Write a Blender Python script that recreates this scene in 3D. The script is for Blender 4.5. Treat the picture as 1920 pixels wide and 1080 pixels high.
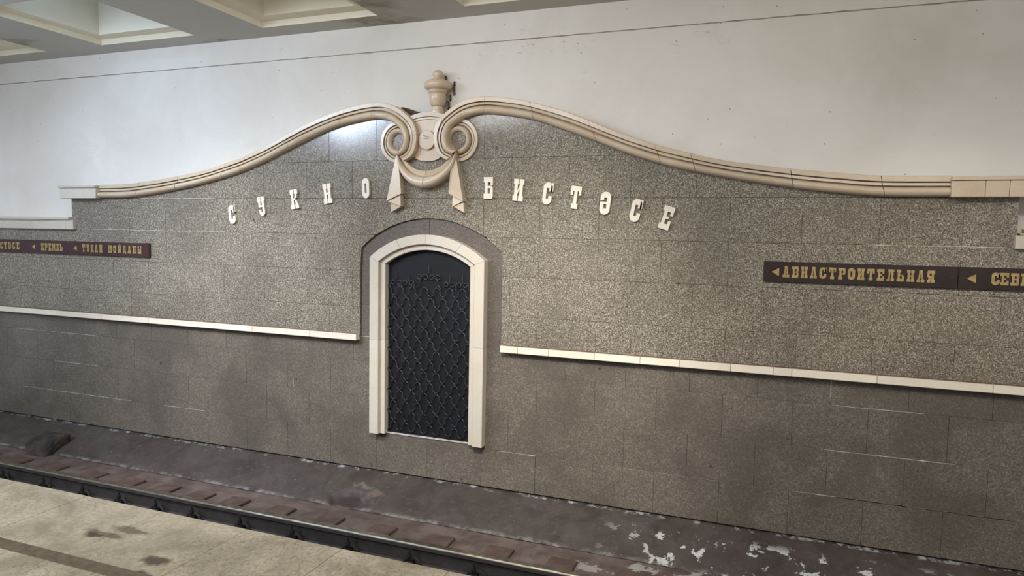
import bpy, bmesh, math, random
from mathutils import Vector, Matrix, noise
random.seed(7)
PI = math.pi
S = bpy.context.scene
for o in list(bpy.data.objects): bpy.data.objects.remove(o)
COL = S.collection

# ------------------------------------------------------------------ camera
F, YAW, PIT, ROLL = 1310.264, -0.362193671, -0.0769479453, 0.0183191833
CAM = Vector((0, -6.6, 1.6))
cy, sy, cp, sp, cr, sr = math.cos(YAW), math.sin(YAW), math.cos(PIT), math.sin(PIT), math.cos(ROLL), math.sin(ROLL)
fwd = Vector((sy*cp, cy*cp, sp)); right0 = Vector((cy, -sy, 0)); up0 = right0.cross(fwd)
right = cr*right0 + sr*up0; up = -sr*right0 + cr*up0
cd = bpy.data.cameras.new('camera'); cam = bpy.data.objects.new('camera', cd); COL.objects.link(cam)
cd.sensor_width = 36; cd.lens = F/1920*36; cd.clip_start = .02; cd.clip_end = 200
m = Matrix((right, up, -fwd)).transposed().to_4x4(); m.translation = CAM
cam.matrix_world = m
S.camera = cam
def ray(x, y):
    d = fwd + (x-960)/F*right - (y-540)/F*up
    return d/d.y
def W(x, y, off=0.0):                       # point of the wall plane Y=-off seen at a photo position -> (X, Z)
    a = ray(x, y)*(6.6-off); return a.x, a.z+1.6
def T(x, y, z):                             # point of a level plane -> (X, Y)
    a = ray(x, y); a = a*((z-1.6)/a.z); return a.x, a.y-6.6

# ------------------------------------------------------------------ world, view, lamps
w = bpy.data.worlds.new('world'); S.world = w; w.use_nodes = True
w.node_tree.nodes['Background'].inputs[0].default_value = (.92, .93, 1.0, 1)
w.node_tree.nodes['Background'].inputs[1].default_value = 0.5
S.view_settings.view_transform = 'Standard'; S.view_settings.look = 'None'
S.view_settings.gamma = 1; S.view_settings.use_curve_mapping = False
S.view_settings.exposure = 0.0
def area(name, loc, size, power, colour, aim=None):
    l = bpy.data.lights.new(name, 'AREA'); l.shape = 'RECTANGLE'; l.size, l.size_y = size; l.energy = power; l.color = colour
    o = bpy.data.objects.new(name, l); COL.objects.link(o); o.location = loc
    if aim is not None:
        o.rotation_euler = (Vector(aim)-Vector(loc)).to_track_quat('-Z', 'Z').to_euler()
    return o
COOL = (.68, .80, 1.0); WARM = (1.0, .95, .87)
def spot(name, loc, aim, power, colour, ang, r=.25):
    l = bpy.data.lights.new(name, 'SPOT'); l.energy = power; l.color = colour; l.spot_size = math.radians(ang); l.spot_blend = 1; l.shadow_soft_size = r
    o = bpy.data.objects.new(name, l); COL.objects.link(o); o.location = loc
    o.rotation_euler = (Vector(aim)-Vector(loc)).to_track_quat('-Z', 'Z').to_euler(); return o
area('cool_hall_lamp', (-10.1, -9.0, 4.87), (2.0, 1.2), 420, COOL, (-4.5, 0, 2.6))
area('cool_coffer_lamp', (-7.2, -1.50, 4.25), (1.3, .3), 85, (.36, .58, 1.0), (-7.2, 0, 3.5))
area('cool_coffer_lamp', (-7.0, -3.2, 3.80), (3.2, .9), 140, (.62, .77, 1.0), (-6.6, 0, 2.9))
area('white_coffer_lamp', (-3.2, -3.2, 3.80), (2.4, .9), 75, (.97, .97, 1.0), (-2.6, 0, 2.9))
area('warm_coffer_lamp', (.6, -3.35, 3.80), (1.5, .9), 32, WARM, (.6, 0, 2.6))
area('warm_hall_lamp', (-5.0, -7.8, 5.5), (3, 2), 200, WARM)
area('warm_hall_lamp', (2.5, -7.5, 5.5), (3, 2), 50, WARM)
spot('wall_fill_spot', (-6.0, -4.4, 3.7), (-5.9, 0, .05), 1120, (.93, .95, 1.0), 56)  # this spot and the next ones are added fill, brightening the granite from out of view
spot('wall_fill_spot', (-1.6, -4.4, 3.7), (-2.3, 0, .15), 1300, (1.0, .96, .89), 50)
spot('wall_fill_spot', (1.6, -4.4, 3.7), (1.2, 0, .10), 420, (1.0, .94, .84), 56)

# ------------------------------------------------------------------ materials
def lin(c):
    return tuple(((v/255)/12.92 if v/255 <= .04045 else ((v/255+.055)/1.055)**2.4) for v in c)
class NT:
    def __init__(s, name):
        s.m = bpy.data.materials.new(name); s.m.use_nodes = True; s.t = s.m.node_tree; s.b = s.t.nodes['Principled BSDF']
        s.geo = s.t.nodes.new('ShaderNodeNewGeometry').outputs['Position']
    def n(s, typ, ins={}, **kw):
        nd = s.t.nodes.new('ShaderNode'+typ)
        for k, v in kw.items(): setattr(nd, k, v)
        for k, v in ins.items():
            if isinstance(v, bpy.types.NodeSocket): s.t.links.new(v, nd.inputs[k])
            else: nd.inputs[k].default_value = v
        return nd
    def noise(s, scale, detail=4, rough=.55, vec=None, dist=0):
        return s.n('TexNoise', {'Vector': vec or s.geo, 'Scale': scale, 'Detail': detail, 'Roughness': rough, 'Distortion': dist}).outputs['Fac']
    def ramp(s, fac, stops, interp='LINEAR'):
        r = s.n('ValToRGB', {'Fac': fac}); e = r.color_ramp; e.interpolation = interp
        while len(e.elements) < len(stops): e.elements.new(.5)
        for el, (p, c) in zip(e.elements, stops):
            el.position = p; el.color = (c, c, c, 1) if isinstance(c, (int, float)) else (*c, 1)
        return r.outputs['Color']
    def mix(s, fac, a, b, mode='MIX'):
        nd = s.n('Mix', {}, data_type='RGBA', blend_type=mode)
        for i, v in ((0, fac), (6, a), (7, b)):
            if isinstance(v, bpy.types.NodeSocket): s.t.links.new(v, nd.inputs[i])
            else: nd.inputs[i].default_value = v if i == 0 else (*v, 1)
        return nd.outputs[2]
    def math(s, op, a, b=0.0, clamp=False):
        nd = s.n('Math', {0: a, 1: b}, operation=op, use_clamp=clamp); return nd.outputs[0]
    def spot(s, c, r, d=.35, scale=9):      # blotch with ragged edge round a place (mask 0..1)
        nv = s.n('TexNoise', {'Vector': s.geo, 'Scale': scale, 'Detail': 4}).outputs['Color']
        off = s.n('VectorMath', {0: nv, 1: (.5, .5, .5)}, operation='SUBTRACT').outputs[0]
        off = s.n('VectorMath', {0: off, 'Scale': d}, operation='SCALE').outputs[0]
        p = s.n('VectorMath', {0: s.geo, 1: off}, operation='ADD').outputs[0]
        p = s.n('VectorMath', {0: p, 1: c}, operation='SUBTRACT').outputs[0]
        p = s.n('VectorMath', {0: p, 1: r}, operation='DIVIDE').outputs[0]
        l = s.n('VectorMath', {0: p}, operation='LENGTH').outputs['Value']
        return s.ramp(l, [(.55, 1.0), (1.05, 0.0)])
    def bump(s, h, strength=.3, dist=.01):
        b = s.n('Bump', {'Height': h, 'Strength': strength, 'Distance': dist}); s.t.links.new(b.outputs[0], s.b.inputs['Normal'])
    def out(s, col, rough=.5, spec=.5, metal=0):
        for k, v in (('Base Color', col), ('Roughness', rough), ('Specular IOR Level', spec), ('Metallic', metal)):
            if isinstance(v, bpy.types.NodeSocket): s.t.links.new(v, s.b.inputs[k])
            else: s.b.inputs[k].default_value = (*v, 1) if isinstance(v, tuple) else v
        return s.m

def granite(name, dark, mid, light, scale, stops, rough, stain, var, spec=.5):
    t = NT(name)
    v = t.n('TexVoronoi', {'Vector': t.geo, 'Scale': scale}).outputs['Color']
    g = t.n('SeparateColor', {0: v}).outputs[0]
    c = t.ramp(g, [(stops[0], dark), (stops[1], mid), (stops[2], mid), (stops[3], light)])
    n2 = t.noise(scale*1.7, 2, .6)
    c = t.mix(.55, c, t.ramp(n2, [(.34, dark), (.5, mid), (.66, light)]))
    big = t.noise(1.3, 5, .55, dist=.4)
    c = t.mix(t.ramp(big, [(.46, 0.0), (.60, stain)]), c, tuple(x*.62 for x in mid), 'MIX')
    rnd = t.n('ObjectInfo').outputs['Random']
    f = t.math('ADD', t.math('MULTIPLY', rnd, var*2), 1-var)
    c = t.n('VectorMath', {0: c, 'Scale': f}, operation='SCALE').outputs[0]
    # small dark pits
    pv = t.n('TexVoronoi', {'Vector': t.geo, 'Scale': 3.1}).outputs['Distance']
    c = t.mix(t.ramp(pv, [(.03, .8), (.06, 0.0)]), c, (.03, .028, .025))
    r = t.math('ADD', t.math('MULTIPLY', t.noise(6, 3), .14), rough-.07)
    t.bump(g, .06, .002)
    return t.out(c, r, spec)
M = {}
M['granite_upper'] = granite('granite_upper', lin((52,45,37)), lin((110,101,88)), lin((204,196,178)), 125, (.14,.36,.66,.94), .15, .25, .05)
M['granite_lower'] = granite('granite_lower', lin((74,67,58)), lin((106,98,88)), lin((152,142,128)), 85, (.10,.34,.7,.97), .36, .55, .04, .4)
M['granite_dark'] = granite('granite_dark', lin((66,60,55)), lin((98,89,81)), lin((130,120,110)), 100, (.1,.36,.7,.97), .33, .3, .04, .4)

def stone(name, base, warm, rough, vein=.4, dark_brown=.35):
    t = NT(name)
    c = t.mix(t.ramp(t.noise(3.0, 5, .6), [(.35, 0.0), (.7, vein)]), base, warm)
    c = t.mix(t.ramp(t.noise(55, 3, .6), [(.55, 0.0), (.75, .35)]), c, tuple(min(1, x*1.25) for x in base))
    ao = t.n('AmbientOcclusion', {'Distance': .03}, samples=6).outputs['AO']  # dark brown mixed in where surfaces crowd close, patchy by noise
    gr = t.math('MULTIPLY', t.ramp(ao, [(.25, dark_brown), (.75, 0.0)]), t.ramp(t.noise(7, 3), [(.3, .4), (.6, 1.0)]))
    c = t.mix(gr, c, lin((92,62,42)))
    rnd = t.n('ObjectInfo').outputs['Random']
    c = t.n('VectorMath', {0: c, 'Scale': t.math('ADD', t.math('MULTIPLY', rnd, .12), .93)}, operation='SCALE').outputs[0]
    t.bump(t.noise(40, 3), .08, .003)
    return t.out(c, rough, .5)
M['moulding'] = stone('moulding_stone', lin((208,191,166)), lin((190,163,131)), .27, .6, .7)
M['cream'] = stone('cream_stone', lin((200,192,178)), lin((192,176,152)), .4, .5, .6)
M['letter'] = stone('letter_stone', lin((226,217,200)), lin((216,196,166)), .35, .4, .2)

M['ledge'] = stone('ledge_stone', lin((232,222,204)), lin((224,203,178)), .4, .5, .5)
def top_dust(mat):
    tr = mat.node_tree; b = tr.nodes['Principled BSDF']; src = b.inputs['Base Color'].links[0].from_socket
    g = tr.nodes.new('ShaderNodeNewGeometry'); sx_ = tr.nodes.new('ShaderNodeSeparateXYZ'); tr.links.new(g.outputs['True Normal'], sx_.inputs[0])
    r = tr.nodes.new('ShaderNodeMapRange'); tr.links.new(sx_.outputs[2], r.inputs[0]); r.inputs[1].default_value = .5; r.inputs[2].default_value = .9
    mx_ = tr.nodes.new('ShaderNodeMix'); mx_.data_type = 'RGBA'; tr.links.new(r.outputs[0], mx_.inputs[0]); tr.links.new(src, mx_.inputs[6])
    mx_.inputs[7].default_value = (*lin((104,74,56)), 1); tr.links.new(mx_.outputs[2], b.inputs['Base Color'])
top_dust(M['ledge'])

t = NT('plaster')
c = t.mix(t.ramp(t.noise(.9, 6, .6, dist=.6), [(.4, 0.0), (.7, .5)]), lin((226,222,214)), lin((205,196,182)))
c = t.mix(t.ramp(t.noise(7, 8, .72, dist=1.2), [(.64, 0.0), (.72, .45)]), c, lin((170,160,146)))
fl = t.n('TexVoronoi', {'Vector': t.geo, 'Scale': 7.0}).outputs['Distance']
c = t.mix(t.ramp(fl, [(.035, .7), (.06, 0.0)]), c, lin((120,112,102)))
st = t.spot((.9, .2, 3.1), (.75, .5, .5), .9, 3)
c = t.mix(t.math('MULTIPLY', st, .10), c, lin((140,128,108)))
for cc, rr in (((-8.9, .2, 1.98), (.42, .3, .12)), ((-9.2, .2, 3.66), (.22, .3, .08)), ((-.7, .2, 3.45), (.5, .3, .1)), ((-2.4, .2, 3.5), (.8, .3, .2)), ((-5.6, .2, 3.7), (.35, .3, .1))):
    k = t.math('MULTIPLY', t.spot(cc, rr, .4, 5), t.ramp(t.noise(1.0, 7, .75, vec=t.n('VectorMath', {0: t.geo, 1: (9, 9, 26)}, operation='MULTIPLY').outputs[0], dist=1.2), [(.58, 0.0), (.68, .6)]))
    c = t.mix(k, c, lin((140,130,116)))
t.bump(t.noise(9, 7, .65), .25, .012)
M['plaster'] = t.out(c, .8, .2)

t = NT('ceiling_paint')
c = t.mix(t.ramp(t.noise(1.2, 5, .6), [(.4, 0.0), (.7, .5)]), lin((186,184,176)), lin((174,170,158)))
for px, py, rr in ((690, 34, (.42, .22, .5)), (735, 42, (.5, .12, .3)), (20, 80, (.5, .2, .5)), (700, 8, (.3, .25, .5)), (420, 76, (.35, .06, .2))):
    X, Y = T(px, py, 3.845)
    k = t.math('MULTIPLY', t.spot((X, Y, 3.87), rr, .35, 6), t.ramp(t.noise(6, 5, .6), [(.35, .2), (.65, .75)]))
    c = t.mix(k, c, lin((122,108,84)))
t.bump(t.noise(12, 6, .6), .12, .01)
M['ceiling'] = t.out(c, .75, .25)
M['coffer'] = (lambda t: (t.bump(t.noise(12, 6, .6), .12, .01), t.out(t.mix(t.ramp(t.noise(1.6, 5), [(.4, 0.0), (.7, .5)]), lin((228,221,200)), lin((214,202,172))), .7, .25))[1])(NT('coffer_paint'))

t = NT('platform_stone')
c = t.mix(t.ramp(t.noise(45, 4, .65), [(.38, 0.0), (.66, .8)]), lin((214,203,182)), lin((176,163,140)))
c = t.mix(t.ramp(t.noise(2.0, 8, .72, dist=.6), [(.42, 0.0), (.60, .75)]), c, lin((150,140,118)))
c = t.mix(t.math('MULTIPLY', t.ramp(t.noise(30, 6, .7, dist=2.0), [(.52, 0.0), (.60, .6)]), t.ramp(t.noise(1.4, 4), [(.40, 0.0), (.54, 1.0)])), c, lin((128,118,94)))
for a, b, rr, kk in ((195, 1002, (.17, .04, .2), .7), (245, 994, (.16, .035, .2), .65), (290, 1052, (.10, .06, .2), .9), (258, 1078, (.08, .04, .2), .9), (175, 1003, (.08, .03, .2), .9)):
    X, Y = T(a, b, 0)
    c = t.mix(t.math('MULTIPLY', t.spot((X, Y, 0), rr, .09, 16), kk), c, lin((84,66,52)))
c = t.n('VectorMath', {0: c, 'Scale': t.math('ADD', t.math('MULTIPLY', t.n('ObjectInfo').outputs['Random'], .1), .95)}, operation='SCALE').outputs[0]
t.bump(t.noise(60, 4, .7), .25, .004)
M['platform'] = t.out(c, .55, .35)
t = NT('strip_stone')
c = t.mix(t.ramp(t.noise(20, 6, .7), [(.35, 0.0), (.65, .9)]), lin((128,116,98)), lin((98,86,70)))
t.bump(t.noise(60, 4), .3, .004); M['strip'] = t.out(c, .7, .3)

t = NT('kerb_concrete')
pos = t.n('SeparateXYZ', {0: t.geo})
c = t.mix(t.ramp(t.noise(2.5, 7, .65, dist=.8), [(.35, 0.0), (.68, 1.0)]), lin((60,52,47)), lin((82,74,69)))
c = t.mix(t.ramp(t.noise(14, 7, .7), [(.55, 0.0), (.75, .5)]), c, lin((112,106,102)))
def ellmask(k):                                    # flaking zone by X
    return k
fx = t.ramp(t.math('DIVIDE', t.math('ADD', pos.outputs[0], 12), 16), [(.655, 0.0), (.70, 1.0), (.86, 1.0), (.9, .3)])
fy = t.ramp(t.math('MULTIPLY', pos.outputs[1], -1.0), [(.12, 0.0), (.22, 1.0), (.62, 1.0)])
fk = t.math('MULTIPLY', t.math('MULTIPLY', fx, fy), t.ramp(t.noise(7.5, 8, .66, dist=.4), [(.585, 0.0), (.597, 1.0)]))
c = t.mix(fk, c, lin((196,196,190)))
sp_ = t.math('MULTIPLY', t.ramp(t.noise(24, 6, .7), [(.66, 0.0), (.69, .8)]), t.ramp(t.noise(1.5, 3), [(.45, 0.0), (.6, 1.0)]))
c = t.mix(sp_, c, lin((186,184,176)))
yy = t.math('MULTIPLY', pos.outputs[1], -1.0)
sm = t.math('MULTIPLY', t.ramp(yy, [(.488, 0.0), (.515, 1.0), (.545, 1.0), (.57, 0.0)]), t.ramp(t.noise(9, 7, .7), [(.45, 0.0), (.62, .6)]))
c = t.mix(sm, c, lin((150,147,142)))
sm = t.math('MULTIPLY', t.ramp(yy, [(.0, 1.0), (.010, 1.0), (.03, 0.0)]), t.ramp(t.noise(7, 8, .75), [(.52, 0.0), (.60, .9)]))
c = t.mix(sm, c, lin((176,178,176)))
for a, b, rr, kc, kk in ((655, 925, (.26, .10, .3), (52,42,40), .95), (705, 925, (.13, .07, .3), (116,98,86), .6), (680, 915, (.16, .03, .3), (128,120,110), .45), (625, 935, (.09, .05, .3), (165,165,162), .5)):
    X, Y = T(a, b, -1.18)
    c = t.mix(t.math('MULTIPLY', t.spot((X, Y, -1.18), rr, .2, 9), kk), c, lin(kc))
t.bump(t.noise(10, 9, .7), .6, .02)
M['kerb'] = t.out(c, .6, .4)
t = NT('track_paint')
c = t.mix(t.ramp(t.noise(4, 7, .65), [(.4, 0.0), (.65, 1.0)]), lin((88,74,69)), lin((116,102,95)))
pos = t.n('SeparateXYZ', {0: t.geo})
fk = t.math('MULTIPLY', t.ramp(t.math('DIVIDE', t.math('ADD', pos.outputs[0], 12), 16), [(.62, 0.0), (.67, 1.0)]), t.ramp(t.noise(5, 8, .65), [(.54, 0.0), (.57, .9)]))
c = t.mix(fk, c, lin((168,164,156)))
t.bump(t.noise(20, 8, .7), .4, .01); M['track'] = t.out(c, .6, .4)
t = NT('sleeper_paint')
c = t.mix(t.ramp(t.noise(8, 7, .65), [(.4, 0.0), (.7, 1.0)]), lin((84,66,59)), lin((106,90,82)))
t.bump(t.noise(30, 6, .7), .3, .006); M['sleeper'] = t.out(c, .55, .4)

def simple(name, a, b, sc, rough, spec=.5, metal=0, bs=.1):
    t = NT(name); t.bump(t.noise(sc*2, 5), bs, .004)
    return t.out(t.mix(t.ramp(t.noise(sc, 5, .6), [(.38, 0.0), (.65, 1.0)]), lin(a), lin(b)), rough, spec, metal)
M['rail_side'] = simple('rail_side', (54,50,48), (68,64,61), 8, .55)
M['rail_top'] = simple('rail_top', (120,112,98), (160,152,136), 14, .32, .5, .8)
M['iron'] = simple('iron', (26,24,23), (36,33,31), 20, .7)
M['door'] = simple('door_metal', (20,21,25), (26,27,32), 5, .6, .25)
M['grille'] = simple('grille_iron', (28,29,32), (58,59,62), 30, .36)
M['sign'] = simple('sign_board', (40,29,26), (50,38,35), 10, .4, .4)
M['sign_red'] = simple('sign_board_red', (54,33,34), (66,42,42), 10, .4, .4)
M['gold'] = simple('gold_letter', (182,158,108), (160,134,86), 30, .4, .5, .3)
M['backing'] = simple('backing', (44,39,34), (60,54,48), 10, .9, .2)
M['block'] = simple('block_concrete', (48,45,43), (82,68,60), 7, .7, .3, 0, .5)
M['grout'] = simple('white_grout', (205,203,196), (150,140,126), 18, .8)
M['dark_brown'] = simple('dark_dirt', (66,58,48), (92,80,66), 30, .9, .2, 0, .6)
M['mortar'] = simple('mortar', (150,140,124), (178,170,156), 9, .9, .2, 0, .5)
M['old_mortar'] = simple('old_mortar', (62,54,46), (128,116,100), 40, .9, .2, 0, .6)
M['lamp_frame'] = simple('lamp_frame', (220,218,212), (205,203,198), 10, .5)

# ------------------------------------------------------------------ builders
def obj(name, bm, mat, parent=None, smooth=False, loc=None):
    me = bpy.data.meshes.new(name)
    if isinstance(bm, bmesh.types.BMesh):
        bmesh.ops.recalc_face_normals(bm, faces=bm.faces[:]); bm.to_mesh(me); bm.free()
    else: me = bm
    if mat is not None and not me.materials: me.materials.append(M[mat])
    if smooth:
        for p in me.polygons: p.use_smooth = True
        if smooth == 'auto': me.set_sharp_from_angle(angle=math.radians(32))
    o = bpy.data.objects.new(name, me); COL.objects.link(o)
    if parent: o.parent = parent
    if loc is not None: o.location = loc
    return o
def empty(name, loc=(0,0,0)):
    o = bpy.data.objects.new(name, None); COL.objects.link(o); o.location = loc; o.empty_display_size = .1; return o
def tag(o, label=None, cat=None, group=None, kind=None):
    for k, v in (('label', label), ('category', cat), ('group', group), ('kind', kind)):
        if v: o[k] = v
    return o
def struct(name, loc=(0,0,0)): return tag(empty(name, loc), kind='structure')
def box(bm, x0, y0, z0, x1, y1, z1, bev=0):
    vs = [bm.verts.new((x, y, z)) for x in (x0, x1) for y in (y0, y1) for z in (z0, z1)]
    fs = [bm.faces.new([vs[i] for i in f]) for f in ((0,1,3,2),(4,6,7,5),(0,4,5,1),(2,3,7,6),(0,2,6,4),(1,5,7,3))]
    if bev:
        es = {e for f in fs for e in f.edges}
        bmesh.ops.bevel(bm, geom=list(es), offset=bev, segments=1, affect='EDGES', clamp_overlap=True)
def poly(bm, pts, y0, y1, inset=0):         # polygon in X,Z extruded between back y0 and front y1
    a = [bm.verts.new((x, y0, z)) for x, z in pts]; b = [bm.verts.new((x, y1, z)) for x, z in pts]
    n = len(pts); bm.faces.new(a); bm.faces.new(b[::-1])
    for i in range(n): bm.faces.new((a[i], a[(i+1) % n], b[(i+1) % n], b[i]))
def newbm(): return bmesh.new()
def loft(bm, secs, cap=True):               # sections: lists of 3D points, same count, closed loops
    rows = [[bm.verts.new(p) for p in s] for s in secs]; n = len(secs[0])
    for a, b in zip(rows, rows[1:]):
        for i in range(n): bm.faces.new((a[i], a[(i+1) % n], b[(i+1) % n], b[i]))
    if cap: bm.faces.new(rows[0]); bm.faces.new(rows[-1][::-1])
def tube(bm, pts, r, n=6):
    pts = [Vector(p) for p in pts]; secs = []
    for i, p in enumerate(pts):
        d = (pts[min(i+1, len(pts)-1)]-pts[max(i-1, 0)]).normalized()
        u = d.cross(Vector((0, 1, 0)))
        if u.length < .01: u = d.cross(Vector((1, 0, 0)))
        u.normalize(); v = d.cross(u)
        rr = r(i/(len(pts)-1)) if callable(r) else r
        secs.append([p+rr*(math.cos(2*PI*k/n)*u+math.sin(2*PI*k/n)*v) for k in range(n)])
    loft(bm, secs)
def lathe(bm, prof, cx, cyy, n=36):
    rows = [[bm.verts.new((cx+r*math.cos(2*PI*k/n), cyy+r*math.sin(2*PI*k/n), z)) for k in range(n)] for z, r in prof]
    for a, b in zip(rows, rows[1:]):
        for i in range(n): bm.faces.new((a[i], a[(i+1) % n], b[(i+1) % n], b[i]))
    bm.faces.new(rows[0]); bm.faces.new(rows[-1])
def crom(P, t):                             # Catmull-Rom through tuples
    n = len(P)-1; t = max(0, min(n-1e-6, t)); i = int(t); f = t-i
    p = [P[max(0, i-1)], P[i], P[min(n, i+1)], P[min(n, i+2)]]
    return tuple(.5*(2*b+(c-a)*f+(2*a-5*b+4*c-d)*f*f+(3*b-a-3*c+d)*f**3) for a, b, c, d in zip(*p))

XL, XR = -13.0, 5.0                         # extent of the station built
PY = .20                                    # plaster plane
ZC = 3.845                                  # ceiling
DC = -3.44                                  # door centre
OC = -3.448                                 # ornament centre

# ------------------------------------------------------------------ moulding curve (right half measured, left mirrored)
PAIRS = [((1.281,2.130),(1.283,1.964)),((.768,2.138),(.80,1.968)),((.417,2.168),(.45,1.997)),((.069,2.206),(.10,2.040)),((-.471,2.285),(-.43,2.128)),
 ((-.883,2.384),(-.82,2.21)),((-1.106,2.447),(-1.03,2.263)),((-1.42,2.558),(-1.33,2.360)),((-1.736,2.689),(-1.637,2.480)),((-1.99,2.790),(-1.91,2.585)),
 ((-2.33,2.890),(-2.27,2.710)),((-2.60,2.945),(-2.57,2.770)),((-2.80,2.966),(-2.80,2.797)),((-2.96,2.953),(-2.93,2.785)),((-3.09,2.908),(-3.02,2.762)),
 ((-3.20,2.838),(-3.088,2.725)),((-3.29,2.760),(-3.146,2.680)),((-3.335,2.680),(-3.178,2.622)),((-3.352,2.600),(-3.193,2.566)),((-3.347,2.521),(-3.188,2.520)),
 ((-3.325,2.444),(-3.170,2.482)),((-3.282,2.385),(-3.135,2.450)),((-3.20,2.340),(-3.085,2.436))]
FLAT = [(a[0], a[1], b[0], b[1]) for a, b in PAIRS]
mid = [((a[0]+b[0])/2, (a[1]+b[1])/2) for a, b in PAIRS[:15]]
def top_curve(x):                           # height of the middle of the moulding above X
    if x < DC-.0: x = 2*OC-x
    if x > 1.28: return 2.04
    for (x1, z1), (x0, z0) in zip(mid, mid[1:]):
        if x0 <= x <= x1: return z0+(z1-z0)*(x-x0)/(x1-x0)
    return 2.80
STEP_L, STEP_R = -8.70, 1.755
def wall_top(x): return top_curve(x) if STEP_L <= x <= STEP_R else 1.64

# ------------------------------------------------------------------ wall_back : plaster, backing, slabs
wall = struct('wall_back', (-3.5, .1, -1.1)); WO = Vector((-3.5, .1, -1.1))
def wobj(name, bm, mat, **k):
    for v in bm.verts: v.co -= WO
    return obj(name, bm, mat, wall, **k)
# backing behind the slabs
xs = [XL]+[STEP_L-.001, STEP_L]+[STEP_L+(STEP_R-STEP_L)*i/120 for i in range(1, 120)]+[STEP_R, STEP_R+.001, XR]
bm = newbm()
tops = [wall_top(x)-.01 for x in xs]
ARO = 1.0
def arc(x, half, spring, peak):
    r = peak-spring; R = (half*half+r*r)/(2*r); d = abs(x)
    return spring+math.sqrt(max(0, R*R-d*d))-(R-r)
rows = [[bm.verts.new((x, y, z)) for x, z in zip(xs, zz)] for y, zz in ((.035, [-1.35]*len(xs)), (.035, tops), (PY+.3, tops), (PY+.3, [-1.35]*len(xs)))]
for a, b in zip(rows, rows[1:]+rows[:1]):
    for i in range(len(xs)-1): bm.faces.new((a[i], a[i+1], b[i+1], b[i]))
wobj('backing', bm, 'backing')
# plaster in two lifts with a ragged joint
ZJ = 1.6+(3.514-1.6)*(6.6+PY)/6.6
def plaster(name, z0, z1, rag0, rag1, yo):
    bm = newbm(); n = 360; cols = []
    for i in range(n+1):
        x = XL+(XR-XL)*i/n
        a = z0+(.006*noise.noise(Vector((x*6, 1, 0)))+.003*noise.noise(Vector((x*25, 4, 0))) if rag0 else 0)
        b = z1-(.010+.006*noise.noise(Vector((x*5, 9, 0)))+.003*noise.noise(Vector((x*30, 2, 0))) if rag1 else 0)
        cols.append([bm.verts.new(p) for p in ((x, PY+.12, a), (x, PY+yo, a), (x, PY+yo, b), (x, PY+.12, b))])
    for a, b in zip(cols, cols[1:]):
        for k in range(4): bm.faces.new((a[k], b[k], b[(k+1) % 4], a[(k+1) % 4]))
    wobj(name, bm, 'plaster')
plaster('plaster_field', 1.5, ZJ, False, True, 0)
plaster('plaster_band', ZJ, ZC+.05, True, False, -.006)
bm = newbm(); box(bm, XL, PY+.009, ZJ-.06, XR, PY+.11, ZJ+.06); wobj('joint_mortar', bm, 'mortar')
bm = newbm(); box(bm, XL, PY+.125, 1.5, XR, PY+.2, ZC+.05); wobj('plaster_core', bm, 'dark_brown')

A0, B0 = -2.215, -1.916
def joints(kind, c):
    base = A0 if kind == 'A' else B0
    r = [base+.6*k for k in range(-4, 14)]
    r = [x for x in r if x > c+.2]
    out = sorted([2*c-x for x in r]+r+([c] if kind == 'A' else []))
    return [XL]+[x for x in out if XL+.1 < x < XR-.1]+[XR]
rows_up = [(.44,.77,'A'),(.77,1.17,'B'),(1.17,1.565,'A'),(1.565,1.96,'A'),(1.96,2.36,'B'),(2.36,2.9,'A')]
rows_lo = [(.165,.44,'B'),(-.235,.165,'A'),(-.645,-.235,'B'),(-1.045,-.645,'A')]
def slab(x0, x1, lo, hi, yf, mat, n=10, g=.0010, bev=.0016):
    xs = [x0+(x1-x0)*i/n for i in range(n+1)]
    cols = [(x, lo(x), hi(x)) for x in xs]
    best = []; cur = []
    for c in cols+[None]:
        if c and c[2]-c[1] > .012: cur.append(c)
        else:
            if len(cur) > len(best): best = cur
            cur = []
    if len(best) < 2: return
    flat = all(abs(c[1]-best[0][1]) < 1e-4 and abs(c[2]-best[0][2]) < 1e-4 for c in best)
    if flat: best = [best[0], best[-1]]
    if best[-1][0]-best[0][0] < .02: return
    def ring(e, y):
        a, b = best[0][0]+e, best[-1][0]-e
        f = lambda x: a+(x-best[0][0])*(b-a)/(best[-1][0]-best[0][0])
        return [(f(x), y, l+e) for x, l, h in best]+[(f(x), y, h-e) for x, l, h in reversed(best)]
    bm = newbm(); dy = random.uniform(-.0012, .0012); tx = random.uniform(-.0015, .0015); tz = random.uniform(-.0015, .0015)
    secs = [ring(g, .034), ring(g, yf+bev*.7+dy), ring(g+bev, yf+dy)]
    cx = (best[0][0]+best[-1][0])/2; cz = (best[0][1]+best[0][2])/2
    secs[1] = [(x, y+tx*(x-cx)+tz*(z-cz), z) for x, y, z in secs[1]]; secs[2] = [(x, y+tx*(x-cx)+tz*(z-cz), z) for x, y, z in secs[2]]
    loft(bm, secs); wobj('slab', bm, mat)
SUR = .84
def sur_arc(x): return arc(x-DC-.0, SUR, 1.405, 1.748)
for z0, z1, kind in rows_up:
    js = joints(kind, OC)
    js = sorted(set(js+([STEP_L, STEP_R] if z1 > 1.57 else [])+([DC-SUR, DC+SUR] if z0 < 1.4 else [])))
    for a, b in zip(js, js[1:]):
        if b-a < .03: continue
        c = (a+b)/2
        if z0 < 1.1 and abs(c-DC) < SUR: continue
        lo = (lambda x, z0=z0: max(z0, sur_arc(x)) if abs(x-DC) < SUR-1e-4 else z0)
        hi = (lambda x, z1=z1, c=c: min(z1, top_curve(x) if STEP_L < c < STEP_R else 1.64))
        slab(a, b, lo, hi, -.025, 'granite_upper', 16)
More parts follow.
